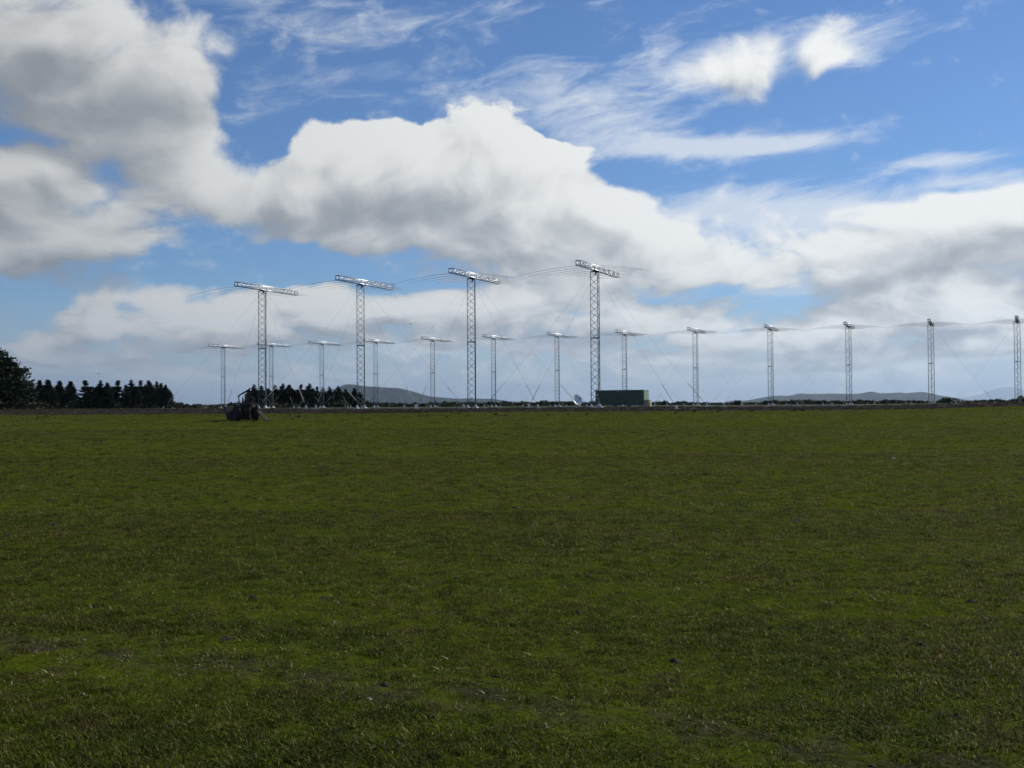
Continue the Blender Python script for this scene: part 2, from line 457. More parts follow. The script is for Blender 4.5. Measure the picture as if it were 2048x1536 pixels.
def bumps(x, y):
    s = (0.020 * np.sin(x * .71 + 1.3 * np.sin(y * .23)) * np.sin(y * .53 + .9) + 0.03 * np.sin(x * .19 + 2.0) * np.sin(y * .13 + x * .05)
         + 0.008 * np.sin(x * 2.3 + y * .7) * np.sin(y * 1.9 - x * .6))
    return s * np.clip(1.25 - y / 110.0, 0.0, 1.0)

def hz(x, y):
    x = np.asarray(x, float); y = np.asarray(y, float)
    z = np.interp(y, _fy, _fz)
    rise = 0.34 * np.exp(-((x - 56) / 11.0) ** 2) * np.clip((y - 60) / 45.0, 0, 1) * np.clip((190 - y) / 60.0, 0, 1)
    return z + rise + bumps(x, y)

def edge_y(x):
    x = np.asarray(x, float)
    return 107.0 + 0.9 * np.sin(x * .06) + 0.5 * np.sin(x * .21 + 1) + 0.25 * np.sin(x * .7) + 3.0 * np.clip((x - 30) / 20, 0, 1)
def heath_end(x):
    x = np.asarray(x, float)
    return 121.0 + 4 * np.sin(x * .045 + .8) + 2.0 * np.sin(x * .17) + np.where(x < -22, 30.0 * np.clip((-22 - x) / 14, 0, 1), 0)

def ground_at(px, py):
    """where the sight line through a pixel meets the ground"""
    d = ray(px, py); t = 2.0
    while t < 400:
        p = Vector((0, 0, EYE)) + d * t
        if p.z <= float(hz(p.x, p.y)): return Vector((p.x, p.y, float(hz(p.x, p.y))))
        t += 0.05 + t * 0.001
    return None

def at_dist(px, dist):
    """ground point in the direction of a pixel column, dist metres ahead"""
    d = ray(px, 806); x = d.x / d.y * dist
    return Vector((x, dist, float(hz(x, dist))))

def sheet(name, xs, v, y0, y1, mat_, label=None):
    XX = np.repeat(xs[None, :], len(v), 0)
    YY = y0(xs)[None, :] * (1 - v[:, None]) + y1(xs)[None, :] * v[:, None]
    ZZ = hz(XX, YY)
    nv, nx = XX.shape
    verts = np.stack([XX, YY, ZZ], -1).reshape(-1, 3)
    i = np.arange(nv * nx).reshape(nv, nx)
    faces = np.stack([i[:-1, :-1], i[:-1, 1:], i[1:, 1:], i[1:, :-1]], -1).reshape(-1, 4)
    me = bpy.data.meshes.new(name); me.from_pydata(verts.tolist(), [], faces.tolist()); me.update()
    me.polygons.foreach_set('use_smooth', [True] * len(me.polygons)); me.materials.append(mat_)
    return tag(link(name, me), kind='structure')

t_ = np.linspace(-1, 1, 241)
xs_f = np.sign(t_) * (np.abs(t_) * 55 + np.abs(t_) ** 5 * 545)
v_ = np.linspace(0, 1, 260) ** 1.7
sheet('pasture', xs_f, v_, lambda x: np.full_like(x, -30.0), edge_y, M['turf'])
sheet('heath_strip', xs_f, np.linspace(0, 1, 12), edge_y, heath_end, M['heath'])
tv = np.linspace(0, 1, 60)
vv = (np.exp(tv * 9.0) - 1) / (math.exp(9.0) - 1)
# the plain widens from the strip's end to the horizon
def plain():
    y_far = 88000.0
    rows = []
    for k, a in enumerate(vv):
        base = heath_end(xs_f)
        y = base + a * (y_far - base)
        x = xs_f * (1 + a * 95)
        rows.append(np.stack([x, y, hz(x, y)], -1))
    verts = np.concatenate(rows); nv, nx = len(vv), len(xs_f)
    i = np.arange(nv * nx).reshape(nv, nx)
    faces = np.stack([i[:-1, :-1], i[:-1, 1:], i[1:, 1:], i[1:, :-1]], -1).reshape(-1, 4)
    me = bpy.data.meshes.new('plain'); me.from_pydata(verts.tolist(), [], faces.tolist()); me.update()
    me.materials.append(M['plain'])
    tag(link('plain', me), kind='structure')
plain()

# ------------------------------------------------------------------ distant hills
def hill(name, prof, D, depth, seed):
    r = np.random.default_rng(seed)
    px = np.array([p[0] for p in prof], float); py = np.array([p[1] for p in prof], float)
    xp = np.linspace(px[0], px[-1], 160)
    yp = np.interp(xp, px, py)
    k = np.hanning(7); k /= k.sum(); yp[3:-3] = np.convolve(yp, k, 'valid')
    pts = []
    for a, b in zip(xp, yp):
        d = ray(a, b); s = D / d.y
        pts.append((d.x * s, max(EYE + d.z * s, 1.35)))
    pts = np.array(pts)
    rows = np.linspace(-1, 1, 15); verts = []
    ph = r.uniform(0, 6, 8)
    for t in rows:
        f = (1 - abs(t)) ** 0.8
        w = np.sin(pts[:, 0] / D * 190 + ph[0] + t * 3) * .5 + np.sin(pts[:, 0] / D * 420 + ph[1] + t * 5) * .3
        h = (pts[:, 1] - 1.3) * f * (1 + 0.16 * w * (1 - f) * 2 * (f > 0)) + 1.3 - (0.9 if abs(t) == 1 else 0)
        verts.append(np.stack([pts[:, 0] * (1 + t * depth / D), np.full(len(pts), D + t * depth), h], -1))
    verts = np.concatenate(verts); nx = len(pts); nv = len(rows)
    i = np.arange(nv * nx).reshape(nv, nx)
    faces = np.stack([i[:-1, :-1], i[:-1, 1:], i[1:, 1:], i[1:, :-1]], -1).reshape(-1, 4)
    me = bpy.data.meshes.new(name); me.from_pydata(verts.tolist(), [], faces.tolist()); me.update()
    me.polygons.foreach_set('use_smooth', [True] * len(me.polygons)); me.materials.append(M['hill'])
    return tag(link(name, me), kind='structure')

hill('hills', [(575, 810), (610, 797), (640, 790), (660, 781), (680, 773), (690, 768.5), (704, 768.5), (717, 770.5), (735, 773), (758, 773.5),
               (777, 775.5), (798, 776), (815, 780), (836, 786), (860, 793), (895, 796), (917, 797.6), (940, 796.5), (966, 797.5),
               (986, 797.7), (1008, 801), (1030, 803.3), (1057, 803), (1075, 806), (1100, 810)], 13000, 1400, 1)
hill('hills', [(1440, 808), (1452, 803), (1467, 800.8), (1489, 801.5), (1512, 797.5), (1537, 793), (1558, 791), (1576, 792), (1590, 789), (1602, 786),
               (1614, 788), (1639, 787.8), (1667, 787), (1699, 787.8), (1722, 787), (1736, 783.5), (1747, 783), (1758, 786.5), (1781, 786),
               (1800, 784.7), (1811, 786.5), (1827, 784.8), (1846, 783.6), (1865, 787), (1880, 791.5), (1897, 793), (1925, 798.5),
               (1944, 800.5), (1967, 803), (1990, 806)], 15500, 1600, 2)
hill('mountain', [(1880, 806), (1925, 795), (1963, 788.5), (1982, 780), (2001, 775), (2020, 774), (2048, 778.5), (2090, 786), (2150, 792), (2200, 804)], 82000, 4000, 3)

# ------------------------------------------------------------------ haze
def haze():
    b = MB().box((0, 30000, 748.5), (130000, 124000, 1503)); o = b.build('haze', None)
    m = bpy.data.materials.new('haze_air'); m.use_nodes = True; nt = m.node_tree; nt.nodes.clear()
    out = nt.nodes.new('ShaderNodeOutputMaterial'); pv = nt.nodes.new('ShaderNodeVolumePrincipled')
    pv.inputs['Color'].default_value = (0.60, 0.79, 1.0, 1); pv.inputs['Density'].default_value = 2.3e-5
    pv.inputs['Anisotropy'].default_value = 0.3
    nt.links.new(pv.outputs[0], out.inputs['Volume']); o.data.materials.append(m)
    tag(o, kind='stuff', label='thin pale blue haze in the air over the plain', cat='haze')
haze()

# ------------------------------------------------------------------ lattice antenna masts
TH = 0.4251                                   # the rows run along (cos, -sin), the booms point across them
HM = 15.25                                    # mast height
near_xy = [(-32.28, 142.13), (-18.39, 135.85), (-4.51, 129.56), (9.37, 123.28)]
near_fix = [(2.2, -1.7), (-2.2, 0.4), (-1.7, -0.3), (1.7, -1.1)]
far_xy = [(-73.24, 277.6), (-59.36, 271.32), (-45.47, 265.03), (-31.59, 258.75), (-17.71, 252.46), (-3.82, 246.18), (10.06, 239.89),
          (23.95, 233.61), (37.83, 227.32), (51.71, 221.04), (65.6, 214.75), (79.48, 208.47), (93.36, 202.18)]
far_fix = [3.6, .8, -1.8, -2.7, -3.1, -1.4, -.7, .8, 2.2, 3.5, 2.4, .4, -4.0]
RL = 0.60
LEGS = [Vector((-.866 * RL, -.5 * RL, 0)), Vector((.866 * RL, -.5 * RL, 0)), Vector((0, RL, 0))]
NB = 20; BAY = HM / NB
BOOM_N, BOOM_F = -5.5, 7.2
BZ = HM + 0.36

def shared():
    S = {}
    b = MB(); b.tube((0, 0, 0), (0, 0, HM), 0.046, 8); S['leg'] = b.mesh('leg', M['galv'])
    side = (LEGS[1] - LEGS[0]).length
    b = MB(); L = math.hypot(side, BAY); b.tube((0, 0, 0), (0, 0, L), 0.027, 6); S['brace'] = b.mesh('brace', M['galv'])
    b = MB()
    for k in range(3):
        for j in range(NB):
            a, c = (LEGS[k], LEGS[(k + 1) % 3]) if j % 2 == 0 else (LEGS[(k + 1) % 3], LEGS[k])
            b.tube(a + Vector((0, 0, j * BAY)), c + Vector((0, 0, (j + 1) * BAY)), 0.026, 5)
    S['bracing'] = b.mesh('bracing', M['galv'])
    b = MB()
    for k in range(3): b.tube(LEGS[k] * 1.02, LEGS[(k + 1) % 3] * 1.02, 0.05, 6)
    S['ring'] = b.mesh('joint_ring', M['bracket'])
    b = MB()
    for k in range(3): b.tube(LEGS[k], LEGS[(k + 1) % 3], 0.035, 6)
    b.box((0, 0, 0.0), (0.9, 0.75, 0.03)); b.box((0, 0.05, 0.09), (0.34, 0.95, 0.16)); b.tube((0, 0, -0.35), (0, 0, 0.02), 0.09, 8)
    S['head'] = b.mesh('head_bracket', M['bracket'])
    # boom: four chords, lacing and end frames
    w, h = 0.24, 0.25
    S['chord'] = MB().tube((0, BOOM_N, 0), (0, BOOM_F, 0), 0.042, 8).mesh('chord', M['alu'])
    b = MB(); n = 16; st = (BOOM_F - BOOM_N) / n
    for i in range(n):
        y0, y1 = BOOM_N + i * st, BOOM_N + (i + 1) * st
        for sx in (-1, 1):
            z0, z1 = (-h, h) if i % 2 == 0 else (h, -h)
            b.tube((sx * w, y0, z0), (sx * w, y1, z1), 0.028, 5)
        for sz in (-1, 1): b.tube((-w, y0, sz * h), (w, y0, sz * h), 0.024, 5)
        for sx in (-1, 1): b.tube((sx * w, y0, -h), (sx * w, y0, h), 0.028, 5)
    S['lacing'] = b.mesh('lacing', M['alu'])
    b = MB()
    for a, c in (((-w, -h), (w, -h)), ((w, -h), (w, h)), ((w, h), (-w, h)), ((-w, h), (-w, -h))):
        b.tube((a[0], 0, a[1]), (c[0], 0, c[1]), 0.036, 6)
    S['end'] = b.mesh('end_frame', M['galv'])
    S['el'] = []
    for i in range(9):
        t = i / 8.0
        half = 8.0 * (0.26 ** t); y = BOOM_N + 0.12 + (BOOM_F - BOOM_N - 0.3) * (t ** 0.92)
        droop = 0.92 * (half / 8.0) ** 2.4
        pts, rad = [], []
        for s in np.linspace(-1, 1, 25):
            pts.append((s * half, 0, -droop * abs(s) ** 1.9)); rad.append(0.017 - 0.009 * abs(s))
        S['el'].append((MB().path(pts, rad, 6).mesh('element', M['element']), y))
    S['foot'] = []
    for k in range(3):
        b = MB(); o = LEGS[k].normalized() * 0.06
        b.box(LEGS[k] + o + Vector((0, 0, 0.02)), (0.44, 0.44, 0.30)); b.box(LEGS[k] + o * 2 + Vector((0.12, 0, -0.06)), (0.95, 0.5, 0.16))
        b.lathe([(0.16, 0.165), (0.10, 0.42), (0.055, 0.43)], 8, c=LEGS[k])
        S['foot'].append(b.mesh('footing', M['concrete']))
    return S
S = shared()

GP, GQ = 11.0, 6.2                            # guy corners, along the row and across it
def guys(dzs, top_z, rw, rg):
    res = []
    for (sx, sy), dzg in zip(((-1, -1), (1, -1), (1, 1), (-1, 1)), dzs):
        a = Vector((sx * GP, sy * GQ, 0.22 + dzg)); top = Vector((sx * 0.35, sy * 0.25, top_z)); d = top - a
        me = MB().path([a + d * q_ - Vector((0, 0, 0.25 * math.sin(math.pi * q_))) for q_ in np.linspace(0, 1, 7)], rw, 5).mesh('guy_wire', M['wire'])
        sag = lambda q_: a + d * q_ - Vector((0, 0, 0.25 * math.sin(math.pi * q_)))
        gu = MB().tube(sag(.045), sag(.175), rg, 7).mesh('wire_guard', M['guard'])
        dn = Vector((sx, sy, 0)).normalized(); rz = Matrix.Rotation(math.atan2(dn.y, dn.x), 3, 'Z')
        b = MB(); b.box(a + Vector((0, 0, -0.24)), (0.45, 1.0, 0.26), Matrix.Rotation(0.6 * sx, 3, 'Z'))
        b.box(a + Vector((-dn.x * .02, -dn.y * .02, 0.06)), (0.09, 0.22, 0.42), rz @ Matrix.Rotation(-0.45, 3, 'Y'))
        res.append((me, gu, b.mesh('anchor_block', M['concrete'])))
    return res
S['guy'] = guys((0, 0, 0, 0), HM - 0.35, 0.0055, 0.022)

def mast(name, xy, label, group, detailed):
    x, y = xy
    z = float(hz(x, y))
    root = tag(empty(name, (x, y, z), -TH + random.gauss(0, .010)), label, 'antenna mast', group)
    # tops stand level although the ground does not
    top = 14.976 + EYE - z
    root.scale = (1, 1, 1)
    dz = top - HM
    for k in range(3): link('leg', S['leg'], root, loc=LEGS[k] + Vector((0, 0, dz)))
    for k in range(3): link('footing', S['foot'][k], root)
    if detailed:
        for k in range(3):
            for j in range(NB):
                a, c = (LEGS[k], LEGS[(k + 1) % 3]) if j % 2 == 0 else (LEGS[(k + 1) % 3], LEGS[k])
                p0 = a + Vector((0, 0, j * BAY + dz)); p1 = c + Vector((0, 0, (j + 1) * BAY + dz))
                link('brace', S['brace'], root, mw=Matrix.Translation(p0) @ (p1 - p0).to_track_quat('Z', 'Y').to_matrix().to_4x4())
    else:
        link('bracing', S['bracing'], root, loc=(0, 0, dz))
    link('joint_ring', S['ring'], root, loc=(0, 0, HM * 0.51 + dz))
    link('head_bracket', S['head'], root, loc=(0, 0, HM + dz))
    boom = link('boom', S['lacing'], root, loc=(0, 0, BZ + dz))
    for sx in (-1, 1):
        for sz in (-1, 1): link('chord', S['chord'], boom, loc=(sx * 0.24, 0, sz * 0.25))
    link('end_frame', S['end'], boom, loc=(0, BOOM_N, 0)); link('end_frame', S['end'], boom, loc=(0, BOOM_F, 0))
    for me, ey in S['el']: link('element', me, root, loc=(0, ey, BZ - 0.33 + dz))
    gset = S['guy']
    if detailed:
        rot = Matrix.Rotation(-TH, 3, 'Z')
        c4 = [rot @ Vector((sx * GP, sy * GQ, 0)) for sx, sy in ((-1, -1), (1, -1), (1, 1), (-1, 1))]
        gset = guys([float(hz(x + c.x, y + c.y)) - z for c in c4], HM - 0.35 + dz, 0.0065, 0.034)
    for me, gu, an in gset:
        g = link('guy_wire', me, root); link('wire_guard', gu, g); link('anchor_block', an, root)
    return root

ORD = ['first', 'second', 'third', 'fourth', 'fifth', 'sixth', 'seventh', 'eighth', 'ninth', 'tenth', 'eleventh', 'twelfth', 'thirteenth',
       'fourteenth', 'fifteenth', 'sixteenth', 'seventeenth']
near_lab = ['tall lattice antenna mast standing behind the old tractor, leftmost of the near row',
            'tall lattice antenna mast by the blue hill, second from left in the near row',
            'tall lattice antenna mast third from the left in the near row',
            'tallest lattice antenna mast, beside the white dish and before the green container']
for i, (x, y) in enumerate(near_xy):
    f = near_fix[i][0] / F_PX * y
    mast('antenna_mast', (x + f, y), near_lab[i], 'tall masts in the near row', True)
for i, (x, y) in enumerate(far_xy):
    f = far_fix[i] / F_PX * y
    lab = 'small distant lattice antenna mast, %s from left in the far row' % ORD[i]
    if i == 0: lab = 'small distant lattice antenna mast, leftmost of the far row beyond the tractor'
    if i == 12: lab = 'lattice antenna mast at the right edge, its boom seen end on'
    mast('antenna_mast', (x + f, y), lab, 'distant masts in the far row', False)

# ------------------------------------------------------------------ container hut, dish, crate
def container():
    dist = 172.0
    c = at_dist(1191, dist)                       # left front corner
    root = tag(empty('container_hut', (c.x, c.y, c.z), -TH), 'long dark green container hut with a sunlit, lighter green end', 'container')
    L, W, H0, H1 = 7.9, 2.45, 0.28, 2.58
    def ribbed(p0, p1, n, z0, z1, out, mt, nm):
        """corrugated sheet between two plan points"""
        p0, p1, out = Vector(p0), Vector(p1), Vector(out)
        prof = []
        for i in range(n):
            for s, d in ((.0, 0), (.42, 0), (.5, -.035), (.92, -.035)):
                prof.append(p0 + (p1 - p0) * ((i + s) / n) + out * d)
        prof.append(p1)
        vs_ = [(p.x, p.y, z) for z in (z0, z1) for p in prof]; m = len(prof)
        return MB().add(vs_, [(i, i + 1, m + i + 1, m + i) for i in range(m - 1)]).build(nm, mt, root)
    ribbed((0.1, 0.03, 0), (L - 0.1, 0.03, 0), 26, H0 + .1, H1 - .1, (0, -1, 0), M['green'], 'side_panel')
    ribbed((L - 0.1, W - .03, 0), (0.1, W - .03, 0), 26, H0 + .1, H1 - .1, (0, 1, 0), M['green'], 'side_panel')
    ribbed((L - .03, 0.1, 0), (L - .03, W - .1, 0), 8, H0 + .1, H1 - .1, (1, 0, 0), M['green_sunlit'], 'end_panel')
    ribbed((.03, W - .1, 0), (.03, .1, 0), 8, H0 + .1, H1 - .1, (-1, 0, 0), M['green'], 'end_panel')
    MB().box((L / 2, W / 2, H1 - .085), (L - .2, W - .2, .03)).build('roof', M['roof'], root)
    MB().box((L / 2, W / 2, H0 + .08), (L - .2, W - .2, .03)).build('floor_plate', M['skid'], root)
    for x in (.05, L - .05):
        for y in (.05, W - .05):
            MB().box((x, y, (H0 + H1) / 2), (.1, .1, H1 - H0 - .2)).build('corner_post', M['green_sunlit'] if x > 1 else M['green'], root)
    for z in (H0 + .05, H1 - .05):
        for y in (.05, W - .05): MB().box((L / 2, y, z), (L, .1, .1)).build('rail', M['green'], root)
        for x in (.05, L - .05): MB().box((x, W / 2, z), (.1, W - .2, .1)).build('rail', M['green_sunlit'] if x > 1 else M['green'], root)
    for x in (.5, 2.8, 5.1, L - .5): MB().box((x, W / 2, .08), (.22, W - .3, .40)).build('skid_block', M['concrete'], root)
    lamp = MB().lathe([(.0, 0), (.07, .0), (.08, .05), (.05, .1), (0, .1)], 10, rot=Matrix.Rotation(R(90), 3, 'X'), c=(3.6, 0, 2.32)); lamp.build('wall_light', M['white'], root)
    # door leaves on the lit end
    for y in (.66, 1.78):
        d = MB().box((L + .005, y, (H0 + H1) / 2), (.05, 1.06, H1 - H0 - .28)).build('door', M['green_sunlit'], root)
        MB().tube((L + .05, y + .2, H0 + .2), (L + .05, y + .2, H1 - .2), .02, 6).build('lock_rod', M['galv'], d)
    return root, L, W
ch, CL, CW = container()

def at_local(root, v):
    return Matrix.Translation(root.location) @ Matrix.Rotation(root.rotation_euler.z, 4, 'Z') @ Vector(v)
def crate():
    p = at_local(ch, (CL + .62, -0.15, 0)); z = float(hz(p.x, p.y))
    root = tag(empty('slatted_crate', (p.x, p.y, z), -TH), 'pale slatted wooden crate by the lit end of the green container', 'crate')
    W, H = .95, 1.0
    for k in range(4):
        zc = .12 + k * .255
        for (c, d) in (((0, -W / 2, zc), (W, .03, .19)), ((W / 2 + .016, 0, zc), (.03, W - .04, .19)), ((0, W / 2, zc), (W, .03, .19))):
            MB().box(c, d).build('slat', M['timber'], root)
        MB().box((-W / 2 - .016, 0, zc), (.03, W - .04, .23)).build('slat', M['timber_dark_shade'], root)  # shade of the left side put into the slat colour
    for x in (-1, 1):
        for y in (-1, 1): MB().box((x * (W / 2 - .04), y * (W / 2 - .06), .5), (.06, .06, 1.0)).build('post', M['timber_dark_shade'], root)
    MB().box((0, 0, 1.02), (W + .06, W + .04, .04)).build('lid', M['timber'], root)
    q = at_local(ch, (CL + .42, .75, 0))
    r2 = tag(empty('dark_bin', (q.x - .5, q.y - .9, z), -TH), 'dark brown box between the green container and the pale crate', 'box')
    MB().box((0, 0, .52), (.62, .7, .96)).build('bin_body', M['timber_dark_shade'], r2); MB().box((0, 0, 1.02), (.70, .78, .05)).build('lid', M['timber_dark_shade'], r2)
crate()

def dish():
    dist = 160.0
    d = ray(1152.5, 801.0); c = Vector((0, 0, EYE)) + d * (dist / d.y)
    g = at_dist(1156, dist)
    root = tag(empty('satellite_dish', (g.x, g.y, g.z)), 'white satellite dish on a post left of the green container', 'satellite dish')
    aim = Vector((0.56, -0.76, 0.34)).normalized(); rot = aim.to_track_quat('Z', 'Y').to_matrix()
    lc = Vector((c.x - g.x, 0, c.z - g.z)); Rd = 0.80
    prof = [(r_, 0.30 * (r_ / Rd) ** 2) for r_ in np.linspace(0.02, Rd, 10)]
    MB().lathe(prof + [(Rd + .015, .305), (Rd, .28)], 40, rot=rot, c=lc).build('reflector', M['white'], root)
    MB().lathe([(r_, 0.30 * (r_ / Rd) ** 2 - .012) for r_ in np.linspace(Rd, 0.02, 10)], 40, rot=rot, c=lc).build('reflector_back', M['dish_back'], root)
    foc = lc + aim * 0.95
    MB().lathe([(0.0, -.02), (.07, -.02), (.09, .10), (.09, .20), (0, .2)], 12, rot=rot, c=foc).build('feed_horn', M['bracket'], root)
    for an in (-.2, 1.9, 4.0):
        e = lc + rot @ Vector((math.cos(an) * Rd * .96, math.sin(an) * Rd * .96, .29))
        MB().tube(e, foc, .018, 6).build('feed_strut', M['galv'], root)
    b = lc - aim * .12
    MB().tube((b.x - aim.x * .15, b.y - aim.y * .15, -.1), b - aim * .15, .07, 10).build('post', M['galv'], root)
    MB().box(b - aim * .08, (.3, .3, .22), rot).build('mount', M['galv'], root)
    # strut to the right that steadies the dish
    MB().path([foc + Vector((0.05, 0, .05)), foc + Vector((.5, .1, -.35)), foc + Vector((.62, .1, -foc.z))], .022, 6).build('cable_stay', M['galv'], root)
    MB().box((b.x - aim.x * .15, b.y - aim.y * .15, .02), (.8, .8, .18)).build('pad', M['concrete'], root)
dish()

# ------------------------------------------------------------------ old tractor
def tractor():
    g = ground_at(492, 842)
    root = tag(empty('old_tractor', g, R(27)), 'dark rusty old tractor with raised jib parked on the grass', 'tractor')
    def wheel(x, y, rad, wid, name, lugs):
        w = link(name, MB().lathe([(rad * .22, -.05), (rad * .50, -wid * .30), (rad * .55, -wid * .42), (rad * .58, -wid * .42), (rad * .58, wid * .42), (rad * .55, wid * .42), (rad * .50, wid * .30), (rad * .22, .05)], 22, 'X').mesh('rim', M['rust']), root, loc=(x, y, rad - .02))
        t = MB()
        t.lathe([(rad * .57, -wid * .44), (rad * .70, -wid * .56), (rad * .90, -wid * .50), (rad * .97, -wid * .30), (rad * .975, 0), (rad * .97, wid * .30),
                 (rad * .90, wid * .50), (rad * .70, wid * .56), (rad * .57, wid * .44)], 28, 'X')
        for k in range(lugs):
            an = 2 * math.pi * k / lugs
            for s in (-1, 1):
                a2 = an + (.5 * 2 * math.pi / lugs if s > 0 else 0)
                rt = Matrix.Rotation(a2, 3, 'X')
                t.box(rt @ Vector((s * wid * .25, 0, rad * .97)), (wid * .48, .055, .06), rt @ Matrix.Rotation(s * .6, 3, 'Z'))
        t.build('tyre', M['rubber'], w)
        MB().lathe([(0, -.10), (.07, -.10), (.09, -.04), (.09, .04), (.07, .10), (0, .10)], 12, 'X').build('hub', M['old_paint'], w)
        return w
    wheel(-.66, 0, .60, .36, 'rear_wheel', 18); wheel(.66, 0, .60, .36, 'rear_wheel', 18)
    wheel(-.58, 1.75, .36, .17, 'front_wheel', 12); wheel(.58, 1.75, .36, .17, 'front_wheel', 12)
    b = MB(); b.box((0, .35, .80), (.34, 1.1, .34)); b.box((0, 1.2, .74), (.24, 1.2, .22)); b.box((0, .0, .62), (1.0, .18, .18)); b.box((0, -.16, .84), (.36, .26, .42))
    b.build('chassis', M['old_paint'], root)
    MB().box((0, 1.75, .42), (1.05, .12, .12)).build('front_axle', M['rust'], root)
    # bonnet with a rounded back
    b = MB(); pr = []
    for y, hh, ww in ((.55, 1.28, .26), (.62, 1.34, .29), (1.5, 1.30, .27), (2.0, 1.24, .25), (2.06, 1.16, .22)):
        pr.append([(-ww, y, .82), (-ww, y, hh - .12), (-ww * .7, y, hh - .02), (0, y, hh), (ww * .7, y, hh - .02), (ww, y, hh - .12), (ww, y, .82)])
    vs_ = [p for r_ in pr for p in r_]
    fs_ = [(i * 7 + k, i * 7 + k + 1, (i + 1) * 7 + k + 1, (i + 1) * 7 + k) for i in range(4) for k in range(6)] + [tuple(range(6, -1, -1)), tuple(28 + k for k in range(7))]
    b.add(vs_, fs_); bo = b.build('bonnet', M['old_paint'], root)
    for k in range(5): MB().box((-.20 + .1 * k, 2.07, 1.0), (.03, .03, .34)).build('grille_bar', M['rust'], bo)
    MB().path([(.14, 1.5, 1.2), (.14, 1.5, 1.62), (.14, 1.47, 1.70)], [.05, .05, .035], 8).build('exhaust_pipe', M['rust'], root)
    MB().path([(-.16, 1.72, 1.2), (-.16, 1.72, 1.45)], [.04, .07], 8).build('air_intake', M['rust'], root)
    st = link('steering_wheel', MB().lathe([(.19, -.018), (.22, 0), (.19, .018), (.17, 0), (.19, -.018)], 18, rot=Matrix.Rotation(R(35), 3, 'X'), c=(0, .42, 1.44)).mesh('steering_wheel', M['bracket']), root)
    MB().tube((0, .62, 1.2), (0, .42, 1.44), .022, 6).build('column', M['rust'], st)
    se = MB().box((0, -.12, 1.14), (.46, .42, .09)).build('seat', M['bracket'], root)
    MB().box((0, -.33, 1.32), (.44, .07, .32), Matrix.Rotation(R(-10), 3, 'X')).build('backrest', M['bracket'], se)
    for s in (-1, 1):
        b = MB(); pts = []
        for k in range(9):
            an = R(35 + k * 12.5); pts.append((math.cos(an) * .68, math.sin(an) * .68 + .58))
        vs_ = [(s * x, y, z) for x in (.50, .80) for y, z in pts] + [(s * x, y * .97, z - .03) for x in (.50, .80) for y, z in pts]
        n = len(pts)
        fs_ = [(i, i + 1, n + i + 1, n + i) for i in range(n - 1)] + [(2 * n + i, 3 * n + i, 3 * n + i + 1, 2 * n + i + 1) for i in range(n - 1)]
        fs_ += [(i, 2 * n + i, 2 * n + i + 1, i + 1) for i in range(n - 1)] + [(n + i, n + i + 1, 3 * n + i + 1, 3 * n + i) for i in range(n - 1)]
        b.add(vs_, fs_).build('mudguard', M['old_paint'], root)
    # levers
    for x, y, h, l in ((.22, .5, 1.62, .1), (-.25, .45, 1.60, -.14), (.30, .15, 1.45, .12), (-.05, 1.15, 1.66, -.28), (.05, 1.5, 1.78, .04)):
        lv = MB().tube((x, y, 1.0), (x + l, y - .05, h), .018, 6).build('lever', M['rust'], root)
        MB().lathe([(0, -.035), (.035, 0), (0, .035)], 8, c=(x + l, y - .05, h)).build('knob', M['bracket'], lv)
    # upright frame and the jib it carries
    p = MB(); p.box((.12, -.30, 1.62), (.15, .12, 1.30)); p.box((-.12, -.30, 1.45), (.07, .07, .96)); p.box((0, -.3, 1.94), (.32, .08, .08))
    p.build('upright_frame', M['rust'], root)
    j = MB(); j.path([(.20, -.42, 2.36), (.08, -.15, 2.20), (-.28, .55, 1.92), (-.36, .72, 1.80)], [.05, .07, .055, .04], 7)
    jib = j.build('jib_arm', M['rust'], root)
    MB().lathe([(0, -.05), (.09, -.05), (.09, .05), (0, .05)], 12, 'X', c=(-.36, .72, 1.80)).build('pulley', M['bracket'], jib)
    MB().tube((-.36, .72, 1.78), (-.36, .72, 1.56), .014, 5).build('hook', M['bracket'], jib)
    # front loader with a scoop
    for s in (-1, 1):
        MB().path([(s * .42, .55, 1.12), (s * .46, 1.6, .95), (s * .50, 2.5, .62)], [.05, .05, .045], 6).build('loader_arm', M['mud'], root)
    b = MB(); sec = [(1.62, 1.06), (1.40, .55), (1.22, .16), (1.34, .08), (2.72, 1.02)]
    sec = [(y + .55, z) for y, z in sec]
    vs_ = [(x, y, z) for x in (-.95, .85) for y, z in sec] + [(x, y + .03, z + .03) for x in (-.95, .85) for y, z in sec]; n = 5
    fs_ = [(i, i + 1, n + i + 1, n + i) for i in range(4)] + [(2 * n + i, 3 * n + i, 3 * n + i + 1, 2 * n + i + 1) for i in range(4)]
    fs_ += [tuple(range(n)), tuple(range(2 * n - 1, n - 1, -1)), (0, n, 3 * n, 2 * n), (4, 2 * n + 4, 3 * n + 4, n + 4)]
    b.add(vs_, fs_); bk = b.build('scoop', M['mud'], root)
    for k in range(7): MB().box((-.84 + k * .27, 3.3, 1.06), (.06, .14, .03)).build('tooth', M['rust'], bk)
    # rear: two trailing beams, drag shoe, drawbar, winch drum
    for off in (0, .17):
        p0, p1 = Vector((.62 + off, -.30, .86)), Vector((1.06 + off, -1.40, .06)); dd = p1 - p0
        MB().box((p0 + p1) / 2, (.085, .11, dd.length), dd.to_track_quat('Z', 'X').to_matrix()).build('trailing_beam', M['mud'], root)
    MB().box((1.15, -1.46, .06), (.34, .30, .10), Matrix.Rotation(R(12), 3, 'X')).build('drag_shoe', M['mud'], root)
    MB().tube((-.28, -.12, .56), (.36, -1.15, .04), .035, 6).build('drawbar', M['rust'], root)
